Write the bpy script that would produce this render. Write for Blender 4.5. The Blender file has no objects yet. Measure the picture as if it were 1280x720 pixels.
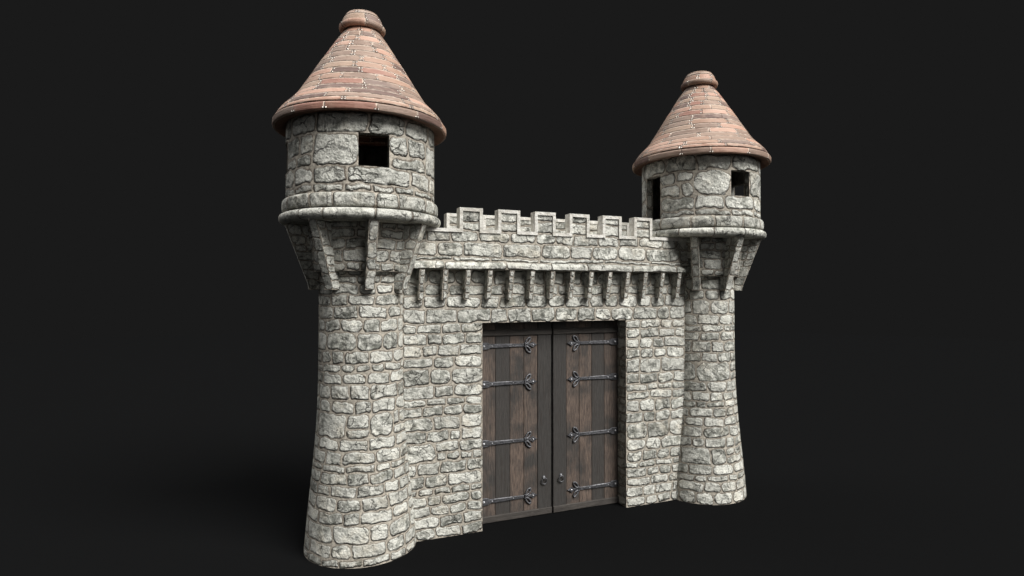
import bpy, math, random
from mathutils import Vector, Matrix

S = bpy.context.scene
COL = S.collection
YT = 0.4045          # depth of the tower axes and of the wall's centre line
PI = math.pi

# ------------------------------------------------------------------ materials
class NT:
    def __init__(self, name):
        self.mat = bpy.data.materials.new(name); self.mat.use_nodes = True
        self.t = self.mat.node_tree; self.t.nodes.clear()
        self.out = self.t.nodes.new('ShaderNodeOutputMaterial')
        self.bsdf = self.t.nodes.new('ShaderNodeBsdfPrincipled')
        self.t.links.new(self.bsdf.outputs[0], self.out.inputs[0])
    def node(self, k, **kw):
        n = self.t.nodes.new(k)
        for a, b in kw.items(): setattr(n, a, b)
        return n
    def put(self, sock, v):
        if hasattr(v, 'is_linked'): self.t.links.new(v, sock)
        elif v is not None:
            if isinstance(v, (tuple, list)) and len(v) == 3 and len(sock.default_value) == 4: v = (*v, 1)
            sock.default_value = v
    def m(self, op, a, b=None, c=None):
        n = self.node('ShaderNodeMath', operation=op)
        for i, v in enumerate((a, b, c)):
            if v is not None: self.put(n.inputs[i], v)
        return n.outputs[0]
    def v(self, op, a, b=None, out=0):
        n = self.node('ShaderNodeVectorMath', operation=op)
        self.put(n.inputs[0], a)
        if b is not None:
            if op == 'SCALE': self.put(n.inputs['Scale'], b)
            else: self.put(n.inputs[1], b)
        return n.outputs[out]
    def sep(self, a):
        n = self.node('ShaderNodeSeparateXYZ'); self.put(n.inputs[0], a); return n.outputs
    def comb(self, x, y, z=0.0):
        n = self.node('ShaderNodeCombineXYZ')
        for i, k in enumerate((x, y, z)): self.put(n.inputs[i], k)
        return n.outputs[0]
    def noise(self, vec, scale, detail=4, rough=.55, col=False, dist=0):
        n = self.node('ShaderNodeTexNoise'); self.put(n.inputs['Vector'], vec)
        n.inputs['Scale'].default_value = scale; n.inputs['Detail'].default_value = detail
        n.inputs['Roughness'].default_value = rough; n.inputs['Distortion'].default_value = dist
        return n.outputs['Color' if col else 'Fac']
    def voro(self, vec, scale, feature='F1', out='Distance', rnd=1):
        n = self.node('ShaderNodeTexVoronoi', feature=feature); self.put(n.inputs['Vector'], vec)
        n.inputs['Scale'].default_value = scale; n.inputs['Randomness'].default_value = rnd
        return n.outputs[out]
    def ss(self, x, a, b, lo=0., hi=1., kind='SMOOTHSTEP'):
        n = self.node('ShaderNodeMapRange', interpolation_type=kind)
        for i, k in enumerate((x, a, b, lo, hi)): self.put(n.inputs[i], k)
        return n.outputs[0]
    def mix(self, f, a, b, blend='MIX'):
        n = self.node('ShaderNodeMix', data_type='RGBA', blend_type=blend)
        self.put(n.inputs[0], f); self.put(n.inputs[6], a); self.put(n.inputs[7], b)
        return n.outputs[2]
    def attr(self, name):
        n = self.node('ShaderNodeAttribute', attribute_name=name); return n.outputs['Vector']
    def uv(self):
        n = self.node('ShaderNodeUVMap', uv_map='loc'); return n.outputs[0]
    def pos(self):
        return self.node('ShaderNodeNewGeometry').outputs['Position']
    def bump(self, h, dist=1.0, strength=1.0):
        n = self.node('ShaderNodeBump'); self.put(n.inputs['Height'], h)
        n.inputs['Distance'].default_value = dist; n.inputs['Strength'].default_value = strength
        self.t.links.new(n.outputs[0], self.bsdf.inputs['Normal'])
    def done(self, col, rough=.7, metal=0., spec=.5):
        self.put(self.bsdf.inputs['Base Color'], col); self.put(self.bsdf.inputs['Roughness'], rough)
        self.put(self.bsdf.inputs['Metallic'], metal); self.put(self.bsdf.inputs['Specular IOR Level'], spec)
        return self.mat

def rrect(N, p, hx, hy, r):
    """signed distance to a rounded rectangle of half sizes hx, hy"""
    s = N.sep(N.v('ABSOLUTE', p))
    qx = N.m('ADD', N.m('SUBTRACT', s[0], hx), r); qy = N.m('ADD', N.m('SUBTRACT', s[1], hy), r)
    o = N.v('LENGTH', N.comb(N.m('MAXIMUM', qx, 0.), N.m('MAXIMUM', qy, 0.)), out=1)
    i = N.m('MINIMUM', N.m('MAXIMUM', qx, qy), 0.)
    return N.m('SUBTRACT', N.m('ADD', o, i), r)

def stone_material(name, k=1.0, light=(.79, .782, .715), dark=(.28, .283, .25), mortar=(.53, .48, .405), margin=.011, relief=1.0, warp=1.0, tone=1.0):
    N = NT(name)
    pos = N.pos(); uv = N.uv(); h = N.sep(N.attr('half')); hx, hy, rnd = h[0], h[1], h[2]
    r2 = N.m('FRACT', N.m('MULTIPLY', rnd, 57.31)); r3 = N.m('FRACT', N.m('MULTIPLY', rnd, 913.7))
    r4 = N.m('FRACT', N.m('MULTIPLY', rnd, 3371.3))
    w1 = N.v('SCALE', N.v('SUBTRACT', N.noise(pos, 3.2/k, 2, .5, True), (.5, .5, .5)), .15*k*warp)
    w2 = N.v('SCALE', N.v('SUBTRACT', N.noise(pos, 11/k, 3, .6, True), (.5, .5, .5)), .045*k*warp)
    p = N.v('ADD', uv, N.v('ADD', w1, w2))
    rot = N.node('ShaderNodeVectorRotate', rotation_type='Z_AXIS')
    N.put(rot.inputs['Vector'], p); N.put(rot.inputs['Angle'], N.m('MULTIPLY', N.m('SUBTRACT', r2, .5), .13))
    p = rot.outputs[0]
    mg = N.m('ADD', margin*k, N.m('MULTIPLY', r3, .014*k))
    hmin = N.m('MINIMUM', hx, hy)
    rad = N.m('MULTIPLY', hmin, N.m('ADD', .25, N.m('MULTIPLY', r4, .5)))
    sd = rrect(N, p, N.m('SUBTRACT', hx, mg), N.m('SUBTRACT', hy, mg), rad)
    d = N.m('MULTIPLY', sd, -1.)
    # surface noise, offset per stone so that neighbours break differently
    off = N.v('SCALE', N.comb(rnd, r2, r3), 37.)
    po = N.v('ADD', pos, off)
    nbig = N.noise(po, 4.2/k, 5, .6)
    nmid = N.noise(po, 12/k, 6, .65)
    nfine = N.noise(pos, 60/k, 5, .7)
    chip = N.voro(N.v('ADD', po, N.v('SCALE', N.noise(po, 7/k, 3, .6, True), .25*k)), 4.6/k)
    fv = N.v('ADD', po, N.v('SCALE', N.noise(po, 8/k, 3, .6, True), .14*k))
    vn = N.node('ShaderNodeTexVoronoi', feature='F1'); N.put(vn.inputs['Vector'], fv); vn.inputs['Scale'].default_value = 4.4/k
    facet = N.v('DOT_PRODUCT', N.v('SUBTRACT', fv, vn.outputs['Position']), N.v('SUBTRACT', vn.outputs['Color'], (.5, .5, .5)), out=1)
    crackv = N.v('ADD', po, N.v('SCALE', N.noise(po, 9/k, 3, .6, True), .16*k))
    ce = N.voro(crackv, 2.6/k, 'DISTANCE_TO_EDGE')
    crmask = N.ss(N.noise(po, 2.6/k, 2), .47, .56)
    crack = N.m('MULTIPLY', N.ss(ce, .0, .03, 1., 0.), crmask)
    mask = N.ss(d, -.004*k, .010*k)
    crack = N.m('MULTIPLY', crack, mask)
    dome = N.ss(N.m('ADD', d, N.m('MULTIPLY', N.m('SUBTRACT', nmid, .5), .045*k)), -.004*k, .036*k)
    nsh = N.noise(po, 26/k, 4, .6)
    tilt = N.m('ADD', N.m('MULTIPLY', N.sep(uv)[0], N.m('SUBTRACT', r3, .5)), N.m('MULTIPLY', N.sep(uv)[1], N.m('SUBTRACT', r4, .5)))
    H = N.m('MULTIPLY', dome, .042*k)
    H = N.m('ADD', H, N.m('MULTIPLY', mask, N.m('ADD', N.m('MULTIPLY', tilt, .16), N.m('ADD', N.m('MULTIPLY', nbig, .08*k), N.m('MULTIPLY', nmid, .05*k)))))
    H = N.m('SUBTRACT', H, N.m('MULTIPLY', N.m('MULTIPLY', chip, mask), .035*k))
    H = N.m('ADD', H, N.m('MULTIPLY', N.m('MULTIPLY', facet, mask), .5))
    H = N.m('SUBTRACT', H, N.m('MULTIPLY', crack, .035*k))
    H = N.m('ADD', H, N.m('ADD', N.m('MULTIPLY', nfine, .010*k), N.m('MULTIPLY', nsh, .020*k)))
    N.bump(H, relief)
    # colour
    blot = N.ss(N.m('ADD', N.m('MULTIPLY', N.noise(po, 5.5/k, 8, .68), 1.), N.m('MULTIPLY', N.m('SUBTRACT', r2, .5), .16)), .33, .56)
    c = N.mix(blot, dark, light)
    spk = N.ss(nfine, .38, .5, .5, 1.0)
    c = N.mix(1., c, N.comb(spk, spk, spk), 'MULTIPLY')
    v = N.m('MULTIPLY', N.m('ADD', .78, N.m('MULTIPLY', r4, .36)), tone)
    c = N.mix(1., c, N.comb(v, v, v), 'MULTIPLY')
    warm = N.ss(N.noise(pos, 1.7/k, 4, .6), .5, .72, 0., .4)
    c = N.mix(warm, c, N.mix(1., c, (1.0, .88, .74), 'MULTIPLY'))
    wear = N.m('MULTIPLY', N.ss(N.noise(po, 10/k, 4, .6), .5, .64), N.m('MULTIPLY', N.ss(d, .0, .02*k), N.ss(d, .03*k, .075*k, 1., 0.)))
    c = N.mix(N.m('MULTIPLY', wear, .75), c, (.74*tone, .74*tone, .69*tone))
    c = N.mix(N.m('MULTIPLY', crack, .8), c, (.035, .032, .027))
    mo = N.mix(N.ss(N.noise(pos, 16/k, 6, .7), .35, .66), tuple(a*.62*tone for a in mortar), tuple(a*1.12*tone for a in mortar))
    c = N.mix(mask, mo, c)
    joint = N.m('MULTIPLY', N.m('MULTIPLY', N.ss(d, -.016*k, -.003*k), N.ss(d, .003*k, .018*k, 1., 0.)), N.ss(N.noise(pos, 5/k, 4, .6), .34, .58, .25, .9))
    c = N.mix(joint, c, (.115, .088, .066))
    return N.done(c, N.ss(nmid, .3, .7, .62, .85), 0, .35)

def coping_material():
    N = NT('dressed_stone'); pos = N.pos()
    n = N.noise(pos, 6, 7, .65); f = N.noise(pos, 34, 5, .7)
    c = N.mix(N.ss(n, .38, .62), (.62, .59, .53), (.84, .82, .77))
    c = N.mix(N.ss(f, .55, .72, 0., .55), c, (.3, .26, .21))
    pit = N.m('MULTIPLY', N.ss(N.voro(pos, 9), .0, .25, 1., 0.), N.ss(N.noise(pos, 3, 3), .5, .6))
    c = N.mix(N.m('MULTIPLY', pit, .5), c, (.3, .27, .22))
    N.bump(N.m('ADD', N.m('MULTIPLY', N.m('SUBTRACT', n, N.m('MULTIPLY', pit, .5)), .06), N.m('MULTIPLY', f, .012)))
    return N.done(c, .75, 0, .3)

def shingle_material(name='roof_shingle'):
    N = NT(name); pos = N.pos(); uv = N.uv(); h = N.sep(N.attr('half')); hx, hy, rnd = h[0], h[1], h[2]
    r2 = N.m('FRACT', N.m('MULTIPLY', rnd, 57.31)); r3 = N.m('FRACT', N.m('MULTIPLY', rnd, 913.7))
    w = N.v('SCALE', N.v('SUBTRACT', N.noise(pos, 9, 4, .65, True), (.5, .5, .5)), .036)
    p = N.v('ADD', uv, w)
    sd = rrect(N, p, N.m('SUBTRACT', hx, .007), N.m('SUBTRACT', hy, .008), .012)
    d = N.m('MULTIPLY', sd, -1.)
    u = N.sep(uv)
    grain = N.noise(N.comb(N.m('ADD', N.m('MULTIPLY', u[0], 2.2), N.m('MULTIPLY', rnd, 91.)), N.m('MULTIPLY', u[1], 26.), N.m('MULTIPLY', r2, 40.)), 1.6, 6, .6)
    big = N.noise(N.v('ADD', pos, N.comb(N.m('MULTIPLY', rnd, 50.), 0., 0.)), 3.0, 5, .6)
    ramp = N.node('ShaderNodeValToRGB'); N.put(ramp.inputs[0], rnd); cr = ramp.color_ramp; cr.interpolation = 'CONSTANT'
    cols = [(0, (.50, .325, .245)), (.18, (.41, .295, .235)), (.32, (.60, .37, .28)), (.45, (.35, .25, .20)), (.6, (.52, .375, .285)),
            (.70, (.42, .22, .17)), (.78, (.20, .13, .11)), (.86, (.29, .21, .18)), (.93, (.66, .43, .335))]
    while len(cr.elements) < len(cols): cr.elements.new(.5)
    for e, (a, b) in zip(cr.elements, cols): e.position = a; e.color = (*b, 1)
    c = N.mix(N.ss(grain, .3, .7, 0., .6), ramp.outputs[0], N.mix(1., ramp.outputs[0], (.66, .6, .56), 'MULTIPLY'))
    c = N.mix(N.ss(big, .48, .7, 0., .4), c, (.52, .365, .28))
    wear = N.m('MULTIPLY', N.ss(d, .0, .026, 1., 0.), N.ss(N.m('ADD', N.noise(pos, 5, 5, .65), N.m('MULTIPLY', N.sep(uv)[1], .8)), .42, .54))
    c = N.mix(N.m('MULTIPLY', wear, .8), c, (.92, .76, .63))
    gap = N.ss(d, -.003, .003, 1., 0.)
    gap = N.m('MULTIPLY', gap, N.ss(N.noise(pos, 4, 5, .65), .42, .56, .05, .9))
    c = N.mix(gap, c, (.06, .035, .025))
    a = N.sep(N.v('ABSOLUTE', uv))
    nd = N.v('LENGTH', N.comb(N.m('SUBTRACT', a[0], N.m('SUBTRACT', hx, .032)), N.m('SUBTRACT', a[1], N.m('MULTIPLY', hy, .58))), out=1)
    nail = N.ss(nd, .017, .023, 1., 0.)
    nail = N.m('MULTIPLY', nail, N.ss(r3, .18, .2))
    nrim = N.m('MULTIPLY', N.m('MULTIPLY', N.ss(nd, .023, .040, 1., 0.), N.ss(nd, .017, .023)), N.ss(r3, .18, .2))
    c = N.mix(N.m('MULTIPLY', nrim, .8), c, (.10, .06, .045))
    c = N.mix(nail, c, (.88, .80, .72))
    H = N.m('ADD', N.m('MULTIPLY', N.ss(d, -.004, .018), .014), N.m('MULTIPLY', grain, .014))
    H = N.m('ADD', H, N.m('ADD', N.m('MULTIPLY', big, .03), N.m('MULTIPLY', N.ss(nd, .0, .026, 1., 0.), N.m('MULTIPLY', N.ss(r3, .18, .2), .016))))
    N.bump(H)
    return N.done(c, N.mix(nail, (.5, .5, .5), (.28, .28, .28)), N.m('MULTIPLY', nail, .6), .4)

def plain_wood(name, a, b, axis):
    N = NT(name); pos = N.pos(); q = N.sep(pos)
    st = N.comb(*[N.m('MULTIPLY', q[i], 1.2 if i == axis else 14.) for i in range(3)])
    g = N.noise(st, 1.5, 7, .65); n = N.noise(pos, 4, 5, .6)
    c = N.mix(N.ss(g, .32, .68), a, b); c = N.mix(N.ss(n, .35, .7, 0., .45), c, tuple(x*.55 for x in a))
    N.bump(N.m('ADD', N.m('MULTIPLY', g, .02), N.m('MULTIPLY', N.noise(pos, 40, 4), .006)))
    return N.done(c, .72, 0, .3)

def plank_material():
    N = NT('door_plank'); pos = N.pos(); h = N.sep(N.attr('half')); tone, rnd = h[0], h[2]
    q = N.sep(pos); o = N.m('MULTIPLY', rnd, 43.)
    st = N.comb(N.m('ADD', N.m('MULTIPLY', q[0], 15.), o), o, N.m('MULTIPLY', q[2], .9))
    g = N.noise(st, 1.5, 7, .68); fine = N.noise(N.comb(N.m('MULTIPLY', q[0], 60.), o, N.m('MULTIPLY', q[2], 3.)), 1.4, 5, .65)
    patch = N.noise(N.v('ADD', pos, N.comb(o, 0., 0.)), 1.5, 5, .62)
    warmc = N.mix(N.ss(fine, .35, .65), (.072, .055, .048), (.20, .148, .118))
    grey = N.mix(N.ss(fine, .3, .7), (.040, .037, .035), (.066, .061, .057))
    f = N.m('MULTIPLY', tone, N.ss(N.m('ADD', N.m('MULTIPLY', patch, .75), N.m('MULTIPLY', g, .35)), .38, .66))
    c = N.mix(f, grey, warmc)
    c = N.mix(N.ss(g, .5, .68, 0., .5), c, (.035, .026, .021))
    N.bump(N.m('ADD', N.m('MULTIPLY', g, .02), N.m('MULTIPLY', fine, .008)))
    return N.done(c, .7, 0, .3)

def iron_material():
    N = NT('wrought_iron'); pos = N.pos()
    n = N.noise(pos, 14, 6, .65); f = N.noise(pos, 50, 4, .6)
    e = N.sep(N.attr('half'))[0]
    c = N.mix(N.ss(n, .35, .68), (.045, .045, .05), (.12, .12, .13))
    c = N.mix(N.m('MULTIPLY', e, N.ss(N.noise(pos, 22, 4, .6), .3, .6, .35, 1.)), c, (.60, .60, .63))
    N.bump(N.m('ADD', N.m('MULTIPLY', n, .02), N.m('MULTIPLY', f, .006)))
    return N.done(c, N.ss(f, .3, .7, .34, .58), .75, .5)

def ground_material():
    N = NT('dark_ground'); pos = N.pos()
    n = N.noise(pos, 1.3, 4, .5)
    g = GROUND
    c = N.mix(n, (g*.965, g*.985, g*1.02), (g*.99, g*1.01, g*1.045))
    return N.done(c, 1., 0, 0.)

GROUND = .0068
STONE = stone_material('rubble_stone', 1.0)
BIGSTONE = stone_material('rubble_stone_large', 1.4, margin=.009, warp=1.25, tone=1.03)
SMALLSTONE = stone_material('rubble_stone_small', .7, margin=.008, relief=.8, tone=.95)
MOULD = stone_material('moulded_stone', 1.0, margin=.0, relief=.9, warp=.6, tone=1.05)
COPING = coping_material(); SHINGLE = shingle_material(); PLANK = plank_material(); IRON = iron_material()
SOFFIT = plain_wood('soffit_wood', (.16, .085, .055), (.24, .13, .09), 0)
RAIL = plain_wood('rail_wood', (.050, .044, .040), (.088, .078, .070), 0)
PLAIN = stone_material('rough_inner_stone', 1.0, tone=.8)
SHADED = stone_material('shaded_inner_stone', 1.0, tone=.3)  # same stone, colour darkened to paint interior shade seen through the drum openings

# ------------------------------------------------------------------ mesh building
class PB:
    """collects surface patches; every patch is one stone (or shingle, plank) with its own local coordinates"""
    def __init__(self): self.v = []; self.n = []; self.f = []; self.uv = []; self.h = []
    def patch(self, P, s0, s1, t0, t1, ns, nt, rnd, w=None, hgt=None, flip=False, tone=None):
        b = len(self.v); e = 1e-3
        sm, tm = (s0+s1)/2, (t0+t1)/2
        if w is None:
            w = sum((P(s0+(s1-s0)*(i+1)/8, tm)-P(s0+(s1-s0)*i/8, tm)).length for i in range(8))
            hgt = sum((P(sm, t0+(t1-t0)*(i+1)/8)-P(sm, t0+(t1-t0)*i/8)).length for i in range(8))
        for j in range(nt+1):
            for i in range(ns+1):
                s = s0+(s1-s0)*i/ns; t = t0+(t1-t0)*j/nt
                p = P(s, t); du = P(s+e, t)-P(s-e, t); dv = P(s, t+e)-P(s, t-e)
                n = du.cross(dv); n = n.normalized() if n.length > 0 else Vector((0, 0, 1))
                self.v.append(p); self.n.append(-n if flip else n)
        for j in range(nt):
            for i in range(ns):
                a = b+j*(ns+1)+i; q = [(i, j, a), (i+1, j, a+1), (i+1, j+1, a+ns+2), (i, j+1, a+ns+1)]
                if flip: q.reverse()
                self.f.append([k[2] for k in q])
                self.uv.append([((k[0]/ns-.5)*w, (k[1]/nt-.5)*hgt) for k in q])
                self.h.append((w/2 if tone is None else tone, hgt/2, rnd))
    def quad(self, a, b, c, d, rnd=.5, w=1., hgt=1.):
        o = len(self.v); a, b, c, d = map(Vector, (a, b, c, d))
        n = (b-a).cross(d-a)
        if n.length == 0: n = (c-b).cross(d-b)
        n.normalize()
        for p in (a, b, c, d): self.v.append(p); self.n.append(n)
        self.f.append([o, o+1, o+2, o+3]); w, hgt = (b-a).length, (d-a).length
        self.uv.append([(-w/2, -hgt/2), (w/2, -hgt/2), (w/2, hgt/2), (-w/2, hgt/2)]); self.h.append((w/2, hgt/2, rnd))
    def build(self, name, mat, parent=None):
        me = bpy.data.meshes.new(name)
        me.from_pydata([tuple(p) for p in self.v], [], self.f)
        uv = me.uv_layers.new(name='loc'); k = 0
        for u in self.uv:
            for c in u: uv.data[k].uv = c; k += 1
        at = me.attributes.new('half', 'FLOAT_VECTOR', 'FACE')
        for i, h in enumerate(self.h): at.data[i].vector = h
        me.polygons.foreach_set('use_smooth', [True]*len(me.polygons))
        me.normals_split_custom_set_from_vertices([tuple(n) for n in self.n])
        me.materials.append(mat)
        o = bpy.data.objects.new(name, me); COL.objects.link(o)
        if parent is not None: o.parent = parent
        return o

def cutrow(R, a, b, wmean, jit=.38):
    """break points of one course of stones between a and b"""
    L = b-a; n = max(1, round(L/wmean*R.uniform(.88, 1.12)))
    ws = [R.uniform(1-jit, 1+jit) for _ in range(n)]; t = sum(ws); x = a; out = [a]
    for w in ws: x += w/t*L; out.append(x)
    out[-1] = b
    return out

def courses(pb, R, P, s0, s1, rows, wfac, sscale, seg, tseg, holes=(), split=.22, wmin=.3, flip=False, ring=False):
    """rows: break values of t; sscale(t): length of one unit of s at t; holes: (s0, s1, t0, t1)"""
    for t0, t1 in zip(rows, rows[1:]):
        tm = (t0+t1)/2; iv = [(s0, s1)]
        if ring and not any(c-1e-4 <= t0 and t1 <= d+1e-4 for (_, _, c, d) in holes):
            o = R.uniform(-.5, .5); iv = [(s0+o, s1+o)]
        for (a, b, c, d) in holes:
            if c-1e-4 <= t0 and t1 <= d+1e-4:
                nv = []
                for (x, y) in iv:
                    if b <= x or a >= y: nv.append((x, y)); continue
                    if a > x: nv.append((x, a))
                    if b < y: nv.append((b, y))
                iv = nv
        k = sscale(tm); hgt = t1-t0
        wm = max(wmin, wfac*(.33+.75*hgt))/k
        for a, b in iv:
            br = cutrow(R, a, b, wm)
            for x, y in zip(br, br[1:]):
                ns = max(1, math.ceil((y-x)/seg)); nt = max(1, math.ceil(hgt/tseg))
                if split and hgt > .42 and R.random() < split*2 and (y-x)*k < hgt*1.7:
                    m = t0+hgt*R.uniform(.38, .62)
                    for c, d in ((t0, m), (m, t1)):
                        q = x+(y-x)*R.uniform(.35, .65) if (y-x)*k > (d-c)*1.9 and R.random() < .6 else y
                        for u, v in ((x, q), (q, y)):
                            if v-u > 1e-6: pb.patch(P, u, v, c, d, ns, max(1, math.ceil((d-c)/tseg)), R.random(), flip=flip)
                else: pb.patch(P, x, y, t0, t1, ns, nt, R.random(), flip=flip)

HEIGHTS = [.26, .25, .19, .29, .30, .50, .29, .34, .28, .2, .30, .42, .28, .31]
def rowset(R, a, b, hs=HEIGHTS, k=1.0):
    out = [a]; hs = list(hs); i = R.randrange(len(hs))
    while out[-1] < b:
        out.append(out[-1]+hs[i % len(hs)]*k*R.uniform(.92, 1.08)); i += 1
    f = (b-a)/(out[-1]-a)
    if f < .93 and len(out) > 2: out.pop(); f = (b-a)/(out[-1]-a)
    return [a+(x-a)*f for x in out]

def interp(pts, x):
    if x <= pts[0][0]: return pts[0][1]
    for (a, u), (b, v) in zip(pts, pts[1:]):
        if x <= b: return u+(v-u)*(x-a)/(b-a)
    return pts[-1][1]
def smooth(pts, x):
    """Catmull-Rom through pts"""
    n = len(pts)
    if x <= pts[0][0]: return pts[0][1]
    if x >= pts[-1][0]: return pts[-1][1]
    for i in range(n-1):
        if x <= pts[i+1][0]:
            a, b = pts[i], pts[i+1]; h = b[0]-a[0]; u = (x-a[0])/h
            p, q = pts[max(0, i-1)], pts[min(n-1, i+2)]
            m0 = (b[1]-p[1])/(b[0]-p[0]); m1 = (q[1]-a[1])/(q[0]-a[0])
            return (2*u**3-3*u*u+1)*a[1]+(u**3-2*u*u+u)*h*m0+(-2*u**3+3*u*u)*b[1]+(u**3-u*u)*h*m1

def polar(a, r, z): return Vector((r*math.sin(a), -r*math.cos(a), z))    # a = 0 faces the viewer's side (-Y)

def lathe_pb(pb, prof, rnd=.4, closed=0):
    """plain surface of revolution through (r, z) points, listed from bottom to top on the outside"""
    L = [0]
    for (a, b), (c, d) in zip(prof, prof[1:]): L.append(L[-1]+math.hypot(c-a, d-b))
    pr = [(l, p[0]) for l, p in zip(L, prof)]; pz = [(l, p[1]) for l, p in zip(L, prof)]
    for l0, l1 in zip(L, L[1:]):
        if l1-l0 < 1e-6: continue
        e = .012
        def P(a, t, l0=l0, l1=l1):
            return polar(a, interp(pr, min(max(t, l0), l1)), interp(pz, min(max(t, l0), l1)))
        def Q(a, t): return polar(a, interp(pr, t), interp(pz, t))
        for i in range(24): pb.patch(Q, i*PI/12, (i+1)*PI/12, l0+1e-5, l1-1e-5, 5, 1, rnd)

def prof_P(prof, soft=True):
    L = [0]
    for (a, b), (c, d) in zip(prof, prof[1:]): L.append(L[-1]+math.hypot(c-a, d-b))
    pr = [(l, p[0]) for l, p in zip(L, prof)]; pz = [(l, p[1]) for l, p in zip(L, prof)]
    g = smooth if soft else interp
    return (lambda a, t: polar(a, g(pr, t), g(pz, t))), L[-1], pr, pz

def empty(name, loc, label, cat, group=None):
    o = bpy.data.objects.new(name, None); COL.objects.link(o); o.location = loc
    o.empty_display_size = .3
    o['label'] = label; o['category'] = cat
    if group: o['group'] = group
    return o

# ------------------------------------------------------------------ tower
SHAFT = [(0, 1.291), (.4, 1.257), (.8, 1.22), (1.2, 1.181), (1.6, 1.138), (2, 1.097), (2.4, 1.062), (2.8, 1.032), (3.2, 1.008), (3.6, .992), (4, .983), (4.5, .976), (6.6, .9725)]
D2 = PI/180

def bracket_pb(R, zt, zb, back_t, back_b, out_t, out_b, width, toe):
    """tapering stone bracket; x across, -y outwards from y = 0"""
    pb = PB(); w = width/2
    def front(z): return out_b+(out_t-out_b)*(z-zb-toe)/(zt-zb-toe) if z > zb+toe else out_b
    def back(z): return back_b+(back_t-back_b)*(z-zb)/(zt-zb)
    n = max(3, round((zt-zb)/(width*1.6))); rows = [zb]
    hs = [R.uniform(.7, 1.3) for _ in range(n)]
    for h in hs: rows.append(rows[-1]+h/sum(hs)*(zt-zb))
    for a, b in zip(rows, rows[1:]):
        pb.patch(lambda s, t: Vector((s, -front(t), t)), -w, w, a, b, 1, 3, R.random())
    for sg in (-1, 1):
        rows = rowset(R, zb, zt, k=.75)
        for a, b in zip(rows, rows[1:]):
            tm = (a+b)/2; d = front(tm)-back(tm); br = cutrow(R, 0, 1, min(1., .3/max(d, .05)))
            for x, y in zip(br, br[1:]):
                pb.patch(lambda s, t: Vector((sg*w, -(back(t)+(front(t)-back(t))*s), t)), x, y, a, b, 1, 3, R.random(), flip=(sg > 0))
                # s runs outwards, t up: flip keeps the outward side
    pb.quad((-w, -back_b, zb), (w, -back_b, zb), (w, -out_b, zb), (-w, -out_b, zb), R.random())
    return pb

def shingle_rows(pb, R, prof, bands, wm, lift=.018):
    """prof: (z, r) points; bands: z break values from bottom to top"""
    for z0, z1 in zip(bands, bands[1:]):
        rm = smooth(prof, (z0+z1)/2); n = wm if isinstance(wm, int) else max(5, round(2*PI*rm/wm)); st = R.uniform(0, 2*PI)
        ws = [R.uniform(.65, 1.35) for _ in range(n)]; t = sum(ws); a = st
        for w in ws:
            b = a+w/t*2*PI; up = lift*R.uniform(.75, 1.5)
            def P(s, z): return polar(s, smooth(prof, z)+up*(z1-z)/(z1-z0)+.002, z)
            ns = max(2, math.ceil((b-a)/(4*D2))); rnd = R.random()
            pb.patch(P, a, b, z0, z1, ns, 3, rnd)
            def Q(s, q): return polar(s, smooth(prof, z0)+(up+.002)*q-.004, z0)
            pb.patch(Q, a, b, 0, 1, ns, 1, rnd, w=.5, hgt=.06)
            a = b

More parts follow.
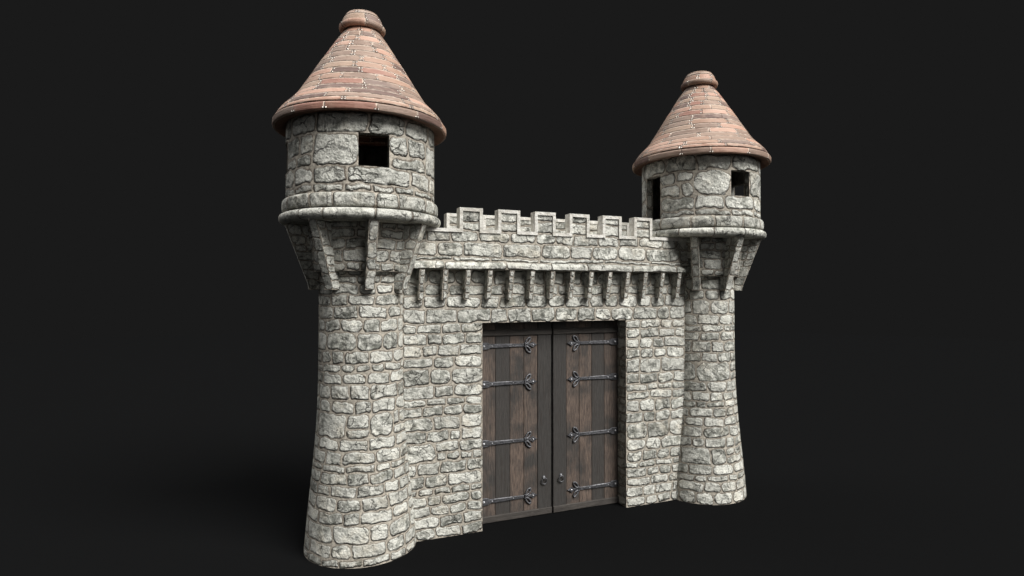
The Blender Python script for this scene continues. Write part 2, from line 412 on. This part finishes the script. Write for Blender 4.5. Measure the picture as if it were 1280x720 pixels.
def make_tower(side, label):
    R = random.Random(11+side)
    T = empty('castle_tower', (side*5, YT, 0), label, 'tower', 'pair of round stone towers flanking the gate')
    # shaft with a flared foot
    pb = PB(); P = lambda a, z: polar(a, smooth(SHAFT, z), z)
    courses(pb, R, P, 0, 2*PI, rowset(R, 0, 6.6), 1.0, lambda z: smooth(SHAFT, z), 4*D2, .2, ring=True)
    pb.build('shaft', STONE, T)
    # flaring skirt between the brackets
    prof = [(.99, 6.395), (1.10, 6.395), (1.112, 6.405), (1.25, 7.5)]
    pb = PB(); P, L, pr, pz = prof_P(prof, False); l0 = L-math.hypot(1.25-1.112, 1.095)
    courses(pb, R, P, 0, 2*PI, [l0+(L-l0)*f for f in (0, .17, .44, .66, .85, 1)], .85, lambda t: 1.18, 4*D2, .3, wmin=.46, ring=True)
    for i in range(24): pb.patch(P, i*PI/12, (i+1)*PI/12, 0, l0, 4, 2, .3)
    pb.build('skirt', STONE, T)
    # eight brackets
    first = [bracket_pb(R, 7.485, 5.995, 1.08, .93, 1.72, 1.19, .21, .07).build('bracket', SMALLSTONE, T) for _ in range(3)]
    for i in range(8):
        o = first[i] if i < 3 else first[i % 3].copy()
        if i >= 3: COL.objects.link(o); o.parent = T
        o.rotation_euler = (0, 0, i*PI/4)
    # round moulding under the drum
    prof = [(1.15, 7.478), (1.60, 7.478), (1.74, 7.486), (1.80, 7.505), (1.842, 7.545), (1.858, 7.60), (1.848, 7.65), (1.815, 7.69), (1.76, 7.712), (1.69, 7.718)]
    P, L, pr, pz = prof_P(prof); pb = PB()
    br = cutrow(R, 0, 2*PI, .52)
    for a, b in zip(br, br[1:]):
        pb.patch(P, a, b, .5, L, max(2, math.ceil((b-a)/(4*D2))), 16, R.random())
        pb.patch(P, a, b, 0, .5, max(2, math.ceil((b-a)/(4*D2))), 1, R.random())
    pb.build('moulding', MOULD, T)
    # band course
    prof = [(1.68, 7.70), (1.70, 7.735), (1.762, 7.752), (1.782, 7.79), (1.789, 7.85), (1.787, 7.94), (1.770, 8.0), (1.735, 8.03), (1.69, 8.052)]
    P, L, pr, pz = prof_P(prof); pb = PB(); br = cutrow(R, 0, 2*PI, .42)
    for a, b in zip(br, br[1:]): pb.patch(P, a, b, 0, L, max(2, math.ceil((b-a)/(4*D2))), 12, R.random())
    pb.build('band_course', STONE, T)
    # drum with its openings
    ha = 11*D2; ho = math.sin(ha)*1.7; hi = math.asin(ho/1.5)
    op = [(0, 8.6, 9.3, 'window'), (PI, 8.6, 9.3, 'window'), (side*PI/2, 8.6, 9.3, 'window'), (-side*PI/2, 8.05, 9.3, 'doorway')]
    holes = []; inner = []
    for a, z0, z1, k in op:
        for j in (-2*PI, 0, 2*PI):
            holes.append((a+j-ha, a+j+ha, z0, z1)); inner.append((a+j-hi, a+j+hi, z0, z1))
    pb = PB(); rows = [8.05, 8.22, 8.6, 9.3, 9.75]
    s0 = -PI/4
    courses(pb, R, lambda a, z: polar(a, 1.7, z), s0, s0+2*PI, rows, 1.3, lambda z: 1.7, 4*D2, .5, holes, split=.27, wmin=.68, ring=True)
    drum = pb.build('drum', BIGSTONE, T)
    pb = PB()
    courses(pb, R, lambda a, z: polar(a, 1.5, z), s0, s0+2*PI, rows, 1.25, lambda z: 1.5, 4*D2, .5, inner, split=0, flip=True)
    for i in range(24): pb.quad((0, 0, 8.052), polar(i*PI/12, 1.7, 8.052), polar((i+.5)*PI/12, 1.7, 8.052), polar((i+1)*PI/12, 1.7, 8.052))
    pb.build('inner_wall', SHADED, drum)
    for a, z0, z1, k in op:
        pb = PB(); ca, sa = math.cos(a), math.sin(a)
        def W(x, d, z): return Vector((x*ca+d*sa, x*sa-d*ca, z))
        dO, dI = math.sqrt(1.7**2-ho**2), math.sqrt(1.5**2-ho**2)
        n = 3 if k == 'doorway' else 2
        for j in range(n):
            c, d = z0+(z1-z0)*j/n, z0+(z1-z0)*(j+1)/n
            pb.quad(W(-ho, dO, c), W(-ho, dI, c), W(-ho, dI, d), W(-ho, dO, d), R.random())
            pb.quad(W(ho, dI, c), W(ho, dO, c), W(ho, dO, d), W(ho, dI, d), R.random())
        for z, fl in ((z0, 0), (z1, 1)):
            m = 6
            for j in range(m):
                x0, x1 = -ho+2*ho*j/m, -ho+2*ho*(j+1)/m
                q = [W(x0, math.sqrt(1.7**2-x0*x0), z), W(x1, math.sqrt(1.7**2-x1*x1), z), W(x1, math.sqrt(1.5**2-x1*x1), z), W(x0, math.sqrt(1.5**2-x0*x0), z)]
                pb.quad(*(q if not fl else q[::-1]), rnd=.4)
        pb.build(k, PLAIN, drum)
    # roof
    RP = [(9.88, 1.935), (9.96, 1.905), (10.05, 1.845), (10.15, 1.755), (10.25, 1.655), (10.4, 1.515), (10.6, 1.382), (10.9, 1.192), (11.2, 1.01), (11.5, .815), (11.8, .625), (12.0, .482), (12.1, .41), (12.2, .36)]
    pb = PB()
    bands = [9.898, 9.99, 10.11, 10.245, 10.385, 10.54, 10.70, 10.86, 11.02, 11.18, 11.34, 11.50, 11.65, 11.80, 11.95, 12.16]
    shingle_rows(pb, R, RP, bands, 10, .0035)
    roof = pb.build('roof', SHINGLE, T)
    # eave board and soffit
    prof = [(1.93, 9.70), (1.97, 9.702), (1.987, 9.72), (1.992, 9.78), (1.990, 9.832), (1.978, 9.856), (1.945, 9.864), (1.875, 9.866), (1.87, 9.91)]
    P, L, pr, pz = prof_P(prof); pb = PB(); br = cutrow(R, 0, 2*PI, .5, .2)
    for a, b in zip(br, br[1:]): pb.patch(P, a, b, 0, L, max(2, math.ceil((b-a)/(4*D2))), 10, R.random())
    pb.build('eave_board', SHINGLE, roof)
    pb = PB(); lathe_pb(pb, [(1.45, 9.78), (1.935, 9.702)][::1]); 
    pb.build('soffit', SOFFIT, roof)
    # cap
    prof = [(.37, 12.125), (.46, 12.105), (.505, 12.115), (.533, 12.15), (.54, 12.195), (.525, 12.24), (.487, 12.262)]
    P, L, pr, pz = prof_P(prof); pb = PB(); br = cutrow(R, 0, 2*PI, 1.1, .2)
    for a, b in zip(br, br[1:]): pb.patch(P, a, b, 0, L, max(2, math.ceil((b-a)/(4*D2))), 12, R.random())
    CP = [(12.235, .487), (12.3, .472), (12.36, .452), (12.425, .424), (12.48, .385)]
    shingle_rows(pb, R, CP, [12.235, 12.415, 12.48], .7, .008)
    prof = [(.386, 12.478), (.372, 12.508), (.33, 12.53), (.26, 12.54), (.001, 12.542)]
    P, L, pr, pz = prof_P(prof)
    for i in range(5): pb.patch(P, i*2*PI/5, (i+1)*2*PI/5, 0, L, 18, 10, .3+.1*i)
    pb.build('cap', SHINGLE, roof)
    return T

make_tower(-1, 'round stone tower left of the wooden doors, one square window showing in its drum')
make_tower(1, 'round stone tower right of the wooden doors, tall doorway beside a small window')

# ------------------------------------------------------------------ gate wall
R = random.Random(5)
XO, ZO = 2.108, 5.178
W = empty('castle_gate', (0, 0, 0), 'crenellated stone wall with closed double wooden doors, standing between the two round towers', 'castle gate'); W['kind'] = 'thing'
XE = 4.35
pb = PB()
rows = rowset(random.Random(77), 0, ZO)+rowset(R, ZO, 6.49, [.26, .36, .36, .33])[1:]
hole = [(-XO, XO, 0, ZO)]
XW = 4.117
courses(pb, R, lambda x, z: Vector((x, 0, z)), -XW, XW, rows, 1.05, lambda z: 1, 9, 9, hole)
courses(pb, R, lambda x, z: Vector((x, 2*YT, z)), -XE, XE, rows, 1.05, lambda z: 1, 9, 9, hole, flip=True)
jr = rowset(R, 0, ZO)
courses(pb, R, lambda y, z: Vector((XO, y, z)), 0, 2*YT, jr, 1.0, lambda z: 1, 9, 9, flip=True)
courses(pb, R, lambda y, z: Vector((-XO, y, z)), 0, 2*YT, jr, 1.0, lambda z: 1, 9, 9)
courses(pb, R, lambda x, y: Vector((x, y, ZO)), -XO, XO, [0, YT, 2*YT], 1.2, lambda z: 1, 9, 9, flip=True)
pb.build('wall_body', STONE, W)

# overhanging parapet, front and rear
YF, YB, YL, YC = -.25, -.04, -.33, -.285
Z0, ZC, ZT = 6.49, 7.476, 7.995
MW = .2957; TK = .082; PITCH = .997
for side in (1, -1):
    fy = (lambda y: y) if side == 1 else (lambda y: 2*YT-y)
    fl = side == -1
    pb = PB()
    for rr, wf in (([6.685, 6.80], 3.2), ([6.80, 7.16], 1.35), ([7.16, ZC-.04], 1.35)):
        courses(pb, R, lambda x, z: Vector((x, fy(YF), z)), -XE, XE, rr, wf, lambda z: 1, 9, 9, flip=fl, split=0)
    courses(pb, R, lambda x, z: Vector((x, fy(YB), z)), -XE, XE, [7.3, ZC-.04], 1.3, lambda z: 1, 9, 9, flip=not fl)
    pb.quad(*[(x, fy(y), ZC-.04) for x, y in ((-XE, YF), (XE, YF), (XE, YB), (-XE, YB))][::side])
    pb.build('parapet', STONE, W)
    # ledge: nosing, sloping top, underside
    pb = PB()
    prof = [(.0, Z0), (YL+.02, Z0), (YL, Z0+.015), (YL, Z0+.11), (YL+.02, Z0+.135), (YF+.002, Z0+.20)]
    L = [0]
    for a, b in zip(prof, prof[1:]): L.append(L[-1]+math.hypot(b[0]-a[0], b[1]-a[1]))
    py = [(l, p[0]) for l, p in zip(L, prof)]; pz = [(l, p[1]) for l, p in zip(L, prof)]
    br = cutrow(R, -XE, XE, 1.2)
    for a, b in zip(br, br[1:]):
        rnd = R.random()
        pb.patch(lambda x, t: Vector((x, fy(interp(py, t)), interp(pz, t))), a, b, .0, L[1], 1, 1, rnd, flip=fl)
        pb.patch(lambda x, t: Vector((x, fy(interp(py, t)), interp(pz, t))), a, b, L[1], L[-1], 1, 12, rnd, flip=fl)
    pb.build('ledge', MOULD, W)
    # merlons
    for i in range(6):
        cx = (i-2.5)*PITCH; a, b = cx-MW+.03, cx+MW-.03; pb = PB()
        m = (ZC-.04+ZT-.02)/2+R.uniform(-.06, .06)
        rows = [ZC-.04, m, ZT-.03]
        courses(pb, R, lambda x, z: Vector((x, fy(YF+.003), z)), a, b, rows, .95, lambda z: 1, 9, 9, flip=fl)
        courses(pb, R, lambda x, z: Vector((x, fy(YB-.012), z)), a, b, rows, .95, lambda z: 1, 9, 9, flip=not fl)
        pb.build('merlon', STONE, W)
    # dressed coping that runs along every crenel, up and over every merlon
    path = [(-XE, ZC)]
    for i in range(6):
        cx = (i-2.5)*PITCH
        path += [(cx-MW, ZC), (cx-MW, ZT), (cx+MW, ZT), (cx+MW, ZC)]
    path.append((XE, ZC))
    lo = []
    for i, (x, z) in enumerate(path):
        if i in (0, len(path)-1): lo.append((x, z-TK)); continue
        k = (i-1) % 4
        lo.append((x+(TK if k < 2 else -TK), z-TK))
    pb = PB()
    for i in range(len(path)-1):
        a, b, c, d = path[i], path[i+1], lo[i+1], lo[i]
        f = lambda p, y: (p[0], fy(y), p[1])
        y0, y1 = YC, YB+.012; bv = .012
        # front and rear faces of the strip, its outer and its inner edge
        def q(*pts): pb.quad(*(pts if side == 1 else pts[::-1]))
        q(f(d, y0), f(c, y0), f(b, y0), f(a, y0)); q(f(a, y1), f(b, y1), f(c, y1), f(d, y1))
        q(f(a, y0), f(b, y0), f(b, y1), f(a, y1)); q(f(c, y0), f(d, y0), f(d, y1), f(c, y1))
    cop = pb.build('coping', COPING, W)
pb = PB()
br = cutrow(R, -XE, XE, .8)
for a, b in zip(br, br[1:]): pb.quad((a, YB, 7.32), (b, YB, 7.32), (b, 2*YT-YB, 7.32), (a, 2*YT-YB, 7.32), R.random())
pb.build('wall_walk', STONE, W)
# little brackets under the ledge
first = [bracket_pb(R, Z0-.002, 5.765, -.02, -.02,   .305, .165, .124, .05).build('bracket', SMALLSTONE, W) for _ in range(4)]
for i in range(28):
    o = first[i] if i < 4 else first[R.randrange(4)].copy()
    if i >= 4: COL.objects.link(o); o.parent = W
    k = i % 14; o.location = (-3.71+k*.5708, 0 if i < 14 else 2*YT, 0)
    if i >= 14: o.rotation_euler = (0, 0, PI)

# ------------------------------------------------------------------ doors
DY = .4265
def bevel_box(pb, x0, x1, y0, y1, z0, z1, b=.012, tone=.5, rnd=.5):
    """box whose front (-y) edges are chamfered"""
    def V(x, y, z): return Vector((x, y, z))
    f = [V(x0+b, y0, z0+b), V(x1-b, y0, z0+b), V(x1-b, y0, z1-b), V(x0+b, y0, z1-b)]
    m = [V(x0, y0+b, z0), V(x1, y0+b, z0), V(x1, y0+b, z1), V(x0, y0+b, z1)]
    k = [V(x0, y1, z0), V(x1, y1, z0), V(x1, y1, z1), V(x0, y1, z1)]
    n0 = len(pb.h)
    pb.quad(*f)
    for i in range(4):
        j = (i+1) % 4
        pb.quad(m[i], m[j], f[j], f[i]); pb.quad(k[i], k[j], m[j], m[i])
    pb.quad(*k[::-1])
    for i in range(n0, len(pb.h)): pb.h[i] = (tone, 1, rnd)

def tube(pb, pts, rads, n=8, closed=False, flat=1.0):
    """swept round bar; flat squashes it along y"""
    m = len(pts); pts = [Vector(p) for p in pts]
    def fr(i):
        a = pts[(i-1) % m] if (closed or i > 0) else pts[i]; b = pts[(i+1) % m] if (closed or i < m-1) else pts[i]
        t = (b-a).normalized(); u = Vector((0, 1, 0)); u = (u-t*u.dot(t)).normalized(); return u, t.cross(u)
    o = len(pb.v)
    for i in range(m):
        u, w = fr(i)
        for j in range(n):
            a = 2*PI*j/n; d = u*math.cos(a)*flat+w*math.sin(a)
            pb.v.append(pts[i]+d*rads[i]); pb.n.append(d.normalized())
    for i in range(m if closed else m-1):
        k = (i+1) % m
        for j in range(n):
            l = (j+1) % n
            pb.f.append([o+i*n+j, o+i*n+l, o+k*n+l, o+k*n+j]); pb.uv.append([(0, 0)]*4); pb.h.append((.22, 1, .5))

def stud(pb, x, y, z, r):
    o = len(pb.v); rings = 4; n = 10
    for i in range(rings+1):
        e = PI/2*i/rings
        for j in range(n):
            a = 2*PI*j/n; d = Vector((math.cos(a)*math.cos(e), -math.sin(e), math.sin(a)*math.cos(e)))
            pb.v.append(Vector((x, y, z))+d*r); pb.n.append(d)
    for i in range(rings):
        for j in range(n):
            l = (j+1) % n
            pb.f.append([o+i*n+j, o+i*n+l, o+(i+1)*n+l, o+(i+1)*n+j]); pb.uv.append([(0, 0)]*4); pb.h.append((1, 1, .5))

def plate(pb, outline, y, t, b=.012):
    """flat plate with a chamfered rim, from an outline in (x, z) listed counter-clockwise seen from -y"""
    n = len(outline); cx = sum(p[0] for p in outline)/n
    up = [p for p in outline]
    def shrink(i):
        a, p, c = Vector(outline[i-1]), Vector(outline[i]), Vector(outline[(i+1) % n])
        e0, e1 = (p-a).normalized(), (c-p).normalized(); nn = Vector((-(e0.y+e1.y), e0.x+e1.x))
        if nn.length < 1e-6: nn = Vector((-e0.y, e0.x))
        return p+nn.normalized()*b
    ins = [shrink(i) for i in range(n)]
    for i in range(n):
        j = (i+1) % n
        A, B, C, D = outline[i], outline[j], ins[j], ins[i]
        pb.quad((A[0], y, A[1]), (B[0], y, B[1]), (B[0], y-t+b, B[1]), (A[0], y-t+b, A[1]))
        pb.quad((A[0], y-t+b, A[1]), (B[0], y-t+b, B[1]), (C[0], y-t, C[1]), (D[0], y-t, D[1]))
    e0 = len(pb.h)
    h = n//2                                   # outline is symmetric about its long axis: strips between lower and upper half
    for i in range(h-1):
        a, b2, c, d = ins[i], ins[i+1], ins[n-2-i], ins[n-1-i]
        pb.quad((a[0], y-t, a[1]), (b2[0], y-t, b2[1]), (c[0], y-t, c[1]), (d[0], y-t, d[1]))
    for i in range(e0, len(pb.h)): pb.h[i] = (.12, 1, .5)

def hinge_pb():
    """strap hinge from x = 0 (hinge edge) to x = 1.62 (tip), centred on z = 0"""
    pb = PB()
    half = [(0, .092), (.20, .092), (.235, .086), (.275, .058), (.34, .052), (.40, .052), (.9, .046), (1.24, .040)]
    plate(pb, [(x, -h) for x, h in half]+[(x, h) for x, h in half[::-1]], 0, .034)
    half = [(1.245, .062), (1.262, .066), (1.283, .066), (1.30, .062)]
    plate(pb, [(x, -h) for x, h in half]+[(x, h) for x, h in half[::-1]], 0, .05)
    half = [(1.30, .030), (1.40, .030), (1.44, .045), (1.49, .078), (1.53, .06), (1.58, .022), (1.625, .004)]
    plate(pb, [(x, -h) for x, h in half]+[(x, h) for x, h in half[::-1]], 0, .036)
    for s in (-1, 1):                          # the two open leaf loops
        ax = [(0, .006), (.2, .024), (.45, .036), (.7, .034), (.9, .02), (1, 0), (.9, -.02), (.7, -.034), (.45, -.036), (.2, -.024)]
        loop = [(1.285+.145*t-.72*w*1.25, .028+.168*t+.69*w*1.25) for t, w in ax]
        tube(pb, [(x, -.02, s*z) for x, z in loop], [.025]*len(loop), 8, True)
        half = [(1.30, .02), (1.36, .03)]
    for x, r in ((.11, .036), (.34, .022), (.93, .016), (1.50, .028)): stud(pb, x, -.030, 0, r)
    return pb

def ring_pb():
    pb = PB()
    n = 22
    tube(pb, [(.078*math.sin(2*PI*i/n), -.045-.012*math.cos(2*PI*i/n), -.07+.084*math.cos(2*PI*i/n)) for i in range(n)], [.0145]*n, 8, True)
    stud(pb, 0, -.004, .03, .034)
    m = 14
    outline = [(.05*math.cos(-PI+2*PI*i/m), .03+.05*math.sin(-PI+2*PI*i/m)) for i in range(m)]
    n0 = len(pb.v)
    half = [(-.05, .012), (-.035, .036), (0, .05), (.035, .036), (.05, .012)]
    plate(pb, [(x, .03-h) for x, h in half]+[(x, .03+h) for x, h in half[::-1]], 0, .014, .006)
    return pb

def mirror(pb):
    q = PB(); q.v = [Vector((-p.x, p.y, p.z)) for p in pb.v]; q.n = [Vector((-p.x, p.y, p.z)) for p in pb.n]
    q.f = [f[::-1] for f in pb.f]; q.uv = [u[::-1] for u in pb.uv]; q.h = list(pb.h)
    return q

HZ = (4.55, 3.57, 2.047, .558)
for s in (-1, 1):
    pb = PB()
    # planks counted from the hinge side; the tone picks weathered grey (0) or brown (1) boards
    xs = [2.085, 1.63, 1.228, .832, .433, .028]; tones = [.8, .05, 1.15, .95, .0]
    for i in range(5):
        a, b = s*xs[i]+.035, s*xs[i+1]+.035
        bevel_box(pb, min(a, b)+.003, max(a, b)-.003, DY+(.0 if i < 4 else -.012), DY+.12, .03, 5.172, .011, tones[i], R.random())
    door = pb.build('door', PLANK, W)
    pb = PB(); x0, x1 = sorted((s*2.085+.035, s*.022+.035))
    bevel_box(pb, x0, x1, DY-.045, DY-.001, 4.81, 4.975, .014); pb.build('rail', RAIL, door)
    pb = PB(); bevel_box(pb, x0, x1, DY-.045, DY-.001, .012, .182, .014); pb.build('rail', RAIL, door)
    hp = hinge_pb()
    hp = hp if s < 0 else mirror(hp)
    h0 = hp.build('strap_hinge', IRON, door)
    for i, z in enumerate(HZ):
        o = h0 if i == 0 else h0.copy()
        if i: COL.objects.link(o); o.parent = door
        o.location = (s*2.075+.035, DY-.002, z)
    o = ring_pb().build('ring_handle', IRON, door); o.location = (s*.255+.036, DY-.014, .975)

# ------------------------------------------------------------------ ground
me = bpy.data.meshes.new('ground'); g = 85
me.from_pydata([(g*math.cos(2*PI*i/96), g*math.sin(2*PI*i/96), 0) for i in range(96)], [], [tuple(range(96))])
me.materials.append(ground_material())
o = bpy.data.objects.new('ground', me); COL.objects.link(o); o['kind'] = 'structure'

# ------------------------------------------------------------------ light
def lamp(name, az, el, dist, size, power, col, target=(0, 0, 5)):
    """studio lamp far away; az measured from the viewer's side (-Y) towards +X; even intensity over distance"""
    d = bpy.data.lights.new(name, 'AREA'); d.shape = 'DISK'; d.size = size; d.color = col; d.energy = 1.
    d.use_nodes = True; t = d.node_tree; e = t.nodes['Emission']; f = t.nodes.new('ShaderNodeLightFalloff')
    f.inputs['Strength'].default_value = power; t.links.new(f.outputs['Constant'], e.inputs['Strength'])
    o = bpy.data.objects.new(name, d); COL.objects.link(o)
    p = Vector(target)+Vector((math.sin(az)*math.cos(el), -math.cos(az)*math.cos(el), math.sin(el)))*dist
    o.location = p; o.rotation_euler = (Vector(target)-p).to_track_quat('-Z', 'Y').to_euler()
    return o
lamp('key_lamp', 26*D2, 46*D2, 600, 380, 16.2, (1., .988, .955))
lamp('front_lamp', 34*D2, 14*D2, 600, 330, 1.0, (1., .99, .97))
lamp('left_fill', -30*D2, 10*D2, 600, 330, .3, (1., 1., 1.))  # weak added fill without a source of its own, lifts the dark bracket sides
lamp('top_lamp', 200*D2, 74*D2, 600, 560, 3.8, (1., 1., 1.))
lamp('side_lamp', -118*D2, 34*D2, 600, 380, 1.9, (1., .995, .985))

w = bpy.data.worlds.new('World'); S.world = w; w.use_nodes = True
bg = w.node_tree.nodes['Background']; bg.inputs[0].default_value = (.0103, .0103, .0103, 1); bg.inputs[1].default_value = 1.

# ------------------------------------------------------------------ camera
cam = bpy.data.cameras.new('camera'); co = bpy.data.objects.new('camera', cam); COL.objects.link(co)
cam.sensor_width = 36; cam.lens = 744.69/1280*36; cam.clip_end = 3000
yaw, pitch, roll = .394, .0095, -.0004
r = Vector((math.cos(yaw), -math.sin(yaw), 0)); fw = Vector((math.sin(yaw), math.cos(yaw), 0)); up = Vector((0, 0, 1))
f2 = fw*math.cos(pitch)+up*math.sin(pitch); u2 = up*math.cos(pitch)-fw*math.sin(pitch)
r3 = r*math.cos(roll)+u2*math.sin(roll); u3 = u2*math.cos(roll)-r*math.sin(roll)
co.matrix_world = Matrix(((r3.x, u3.x, -f2.x, -7.138), (r3.y, u3.y, -f2.y, -14.0228), (r3.z, u3.z, -f2.z, 5.907), (0, 0, 0, 1)))
S.camera = co
S.view_settings.view_transform = 'Standard'; S.view_settings.look = 'None'
S.view_settings.exposure = 0; S.view_settings.gamma = 1
S.cycles.use_denoising = True
